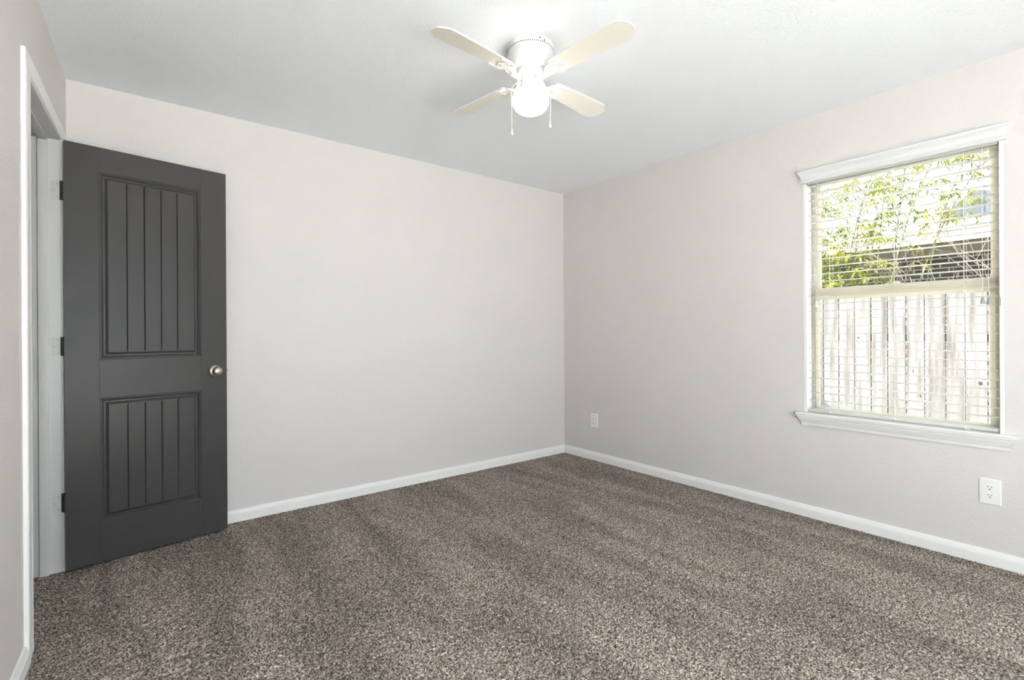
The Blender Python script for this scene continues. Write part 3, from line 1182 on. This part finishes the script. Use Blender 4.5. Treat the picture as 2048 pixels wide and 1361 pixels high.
def hobj(name, bm, ma, smooth=False):
    o = obj(name, bm, ma, house, smooth=smooth)
    o.matrix_parent_inverse = Matrix.Translation(house.location).inverted()
    return o


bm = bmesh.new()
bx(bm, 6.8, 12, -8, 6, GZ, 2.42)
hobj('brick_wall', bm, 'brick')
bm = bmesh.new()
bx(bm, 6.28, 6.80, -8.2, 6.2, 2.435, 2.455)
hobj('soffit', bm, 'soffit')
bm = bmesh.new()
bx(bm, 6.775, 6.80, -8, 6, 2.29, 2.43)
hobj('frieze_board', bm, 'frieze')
bm = bmesh.new()
bx(bm, 6.25, 6.28, -8.2, 6.2, 2.43, 2.60, .004)
hobj('fascia', bm, 'fascia')
bm = bmesh.new()
prism(bm, [(6.20, 2.58), (6.20, 2.61), (9.4, 3.30), (12.6, 2.61), (12.6, 2.58)], lambda p, t: (p[0], t, p[1]), -8.3, 6.3)
hobj('roof', bm, 'shingle')
# cross gable to the right
bm = bmesh.new()
prism(bm, [(-.75, 2.9), (-1.5, 3.62), (-4.2, 2.9)], lambda p, t: (t, p[0], p[1]), 8.6, 12.0)
hobj('gable_roof', bm, 'shingle_blue')


# leafy bamboo between the fence and the house
def leaf(bm, p, d, ln, wd, nrm):
    d = d.normalized()
    s = d.cross(nrm)
    if s.length < .05:
        s = d.cross(Vector((1, 0, 0)))
    s.normalize()
    k = s.cross(d) * ln * .12
    a = bm.verts.new(p)
    b1 = bm.verts.new(p + d * ln * .3 + s * wd + k * .6)
    b2 = bm.verts.new(p + d * ln * .3 - s * wd + k * .6)
    c1 = bm.verts.new(p + d * ln * .68 + s * wd * .7 + k * .6)
    c2 = bm.verts.new(p + d * ln * .68 - s * wd * .7 + k * .6)
    e_ = bm.verts.new(p + d * ln)
    bm.faces.new((a, b1, b2))
    bm.faces.new((b1, c1, c2, b2))
    bm.faces.new((c1, e_, c2))


def bamboo(name, base, culms, seed, label, group=None, tall=()):
    rn = random.Random(seed)
    root = empty(name, base)
    tag(root, label, 'plant', group)
    bs = bmesh.new()
    bf = bmesh.new()
    for (dx, dy, h, lx, ly) in list(culms) + list(tall):
        k0, dens = (8, 1.2) if (dx, dy, h, lx, ly) in tall else (3, 1.0)
        pts = []
        for k in range(14):
            t = k / 13
            pts.append(Vector((base[0] + dx + lx * t ** 2.2, base[1] + dy + ly * t ** 2.2, base[2] + h * (t - .12 * t ** 4))))
        tube(bs, pts, [.014 * (1 - .8 * k / 13) for k in range(14)], 7)
        for k in range(k0, 14):
            p = pts[k]
            for _ in range(int(5 * dens)):
                a = rn.uniform(0, 2 * pi)
                ln = rn.uniform(.18, .48)
                q = p + Vector((cos(a) * ln, sin(a) * ln, rn.uniform(.0, .22)))
                mid = (p + q) / 2 + Vector((0, 0, .05))
                e2 = q + Vector((cos(a) * .08, sin(a) * .08, -.09))
                tube(bs, [p, mid, q, e2], [.0035, .0028, .002, .001], 4)
                for (c0, c1) in ((mid, q), (q, e2)):
                    for _2 in range(rn.randint(6, 10)):
                        pp = c0.lerp(c1, rn.random())
                        dd = Vector((rn.uniform(-1, 1), rn.uniform(-1, 1), rn.uniform(-1.3, .1)))
                        leaf(bf, pp, dd, rn.uniform(.07, .14), rn.uniform(.006, .0105), Vector((rn.uniform(-1, 1), rn.uniform(-1, 1), 1)))
    o1 = obj('stems', bs, 'stem', root, smooth='all')
    o2 = obj('foliage', bf, 'leaf', root, recalc=False)
    for o in (o1, o2):
        o.matrix_parent_inverse = Matrix.Translation(base).inverted()
    return root


bamboo('bamboo_plant', (4.6, -.95, GZ), [(-.4, .45, 4.1, -.3, -.3), (-.2, .2, 4.4, -.2, -.7), (-.3, .0, 3.6, -.4, -.3), (-.1, .55, 3.7, .3, .3),
        (-.5, .1, 3.1, -.2, .15), (-.3, .7, 3.3, -.2, .2), (-.1, -.25, 4.6, -.3, -1.0), (-.5, -.1, 2.7, -.1, -.1)], 3,
       'yellow-green leafy bamboo rising behind the left side of the fence',
       tall=[(.3, -.1, 4.3, -.3, -.3), (.5, -.5, 4.9, -.4, -1.0), (.2, -.3, 4.9, -.4, -.45), (.35, -.35, 4.7, -.2, -1.5)])


# bare shrub to the right
def bare(base, seed, label):
    rn = random.Random(seed)
    root = empty('bare_shrub', base)
    tag(root, label, 'plant')
    bs = bmesh.new()

    def grow(p, d, ln, r, lev):
        pts = [p]
        for k in range(5):
            d = (d + Vector((rn.uniform(-.22, .22), rn.uniform(-.22, .22), rn.uniform(-.12, .16)))).normalized()
            p = p + d * ln / 5
            pts.append(p)
            if lev < 3 and k > 0:
                for _ in range(rn.choice((1, 1, 2))):
                    nd = (d + Vector((rn.uniform(-1, 1), rn.uniform(-1, 1), rn.uniform(-.3, .7))) * .8).normalized()
                    grow(p, nd, ln * rn.uniform(.4, .62), r * .5, lev + 1)
        tube(bs, pts, [r * (1 - .12 * k) for k in range(6)], 5)
    for k in range(5):
        grow(Vector(base) + Vector((rn.uniform(-.1, .1), rn.uniform(-.15, .15), 0)), Vector((rn.uniform(-.12, .12), rn.uniform(-.3, .3), 1)).normalized(), rn.uniform(1.9, 2.6), .008, 1)
    o = obj('branches', bs, 'twig', root, smooth='all')
    o.matrix_parent_inverse = Matrix.Translation(base).inverted()


bare((3.75, -2.55, GZ), 5, 'bare twiggy shrub in front of the brick wall, right side of the window')
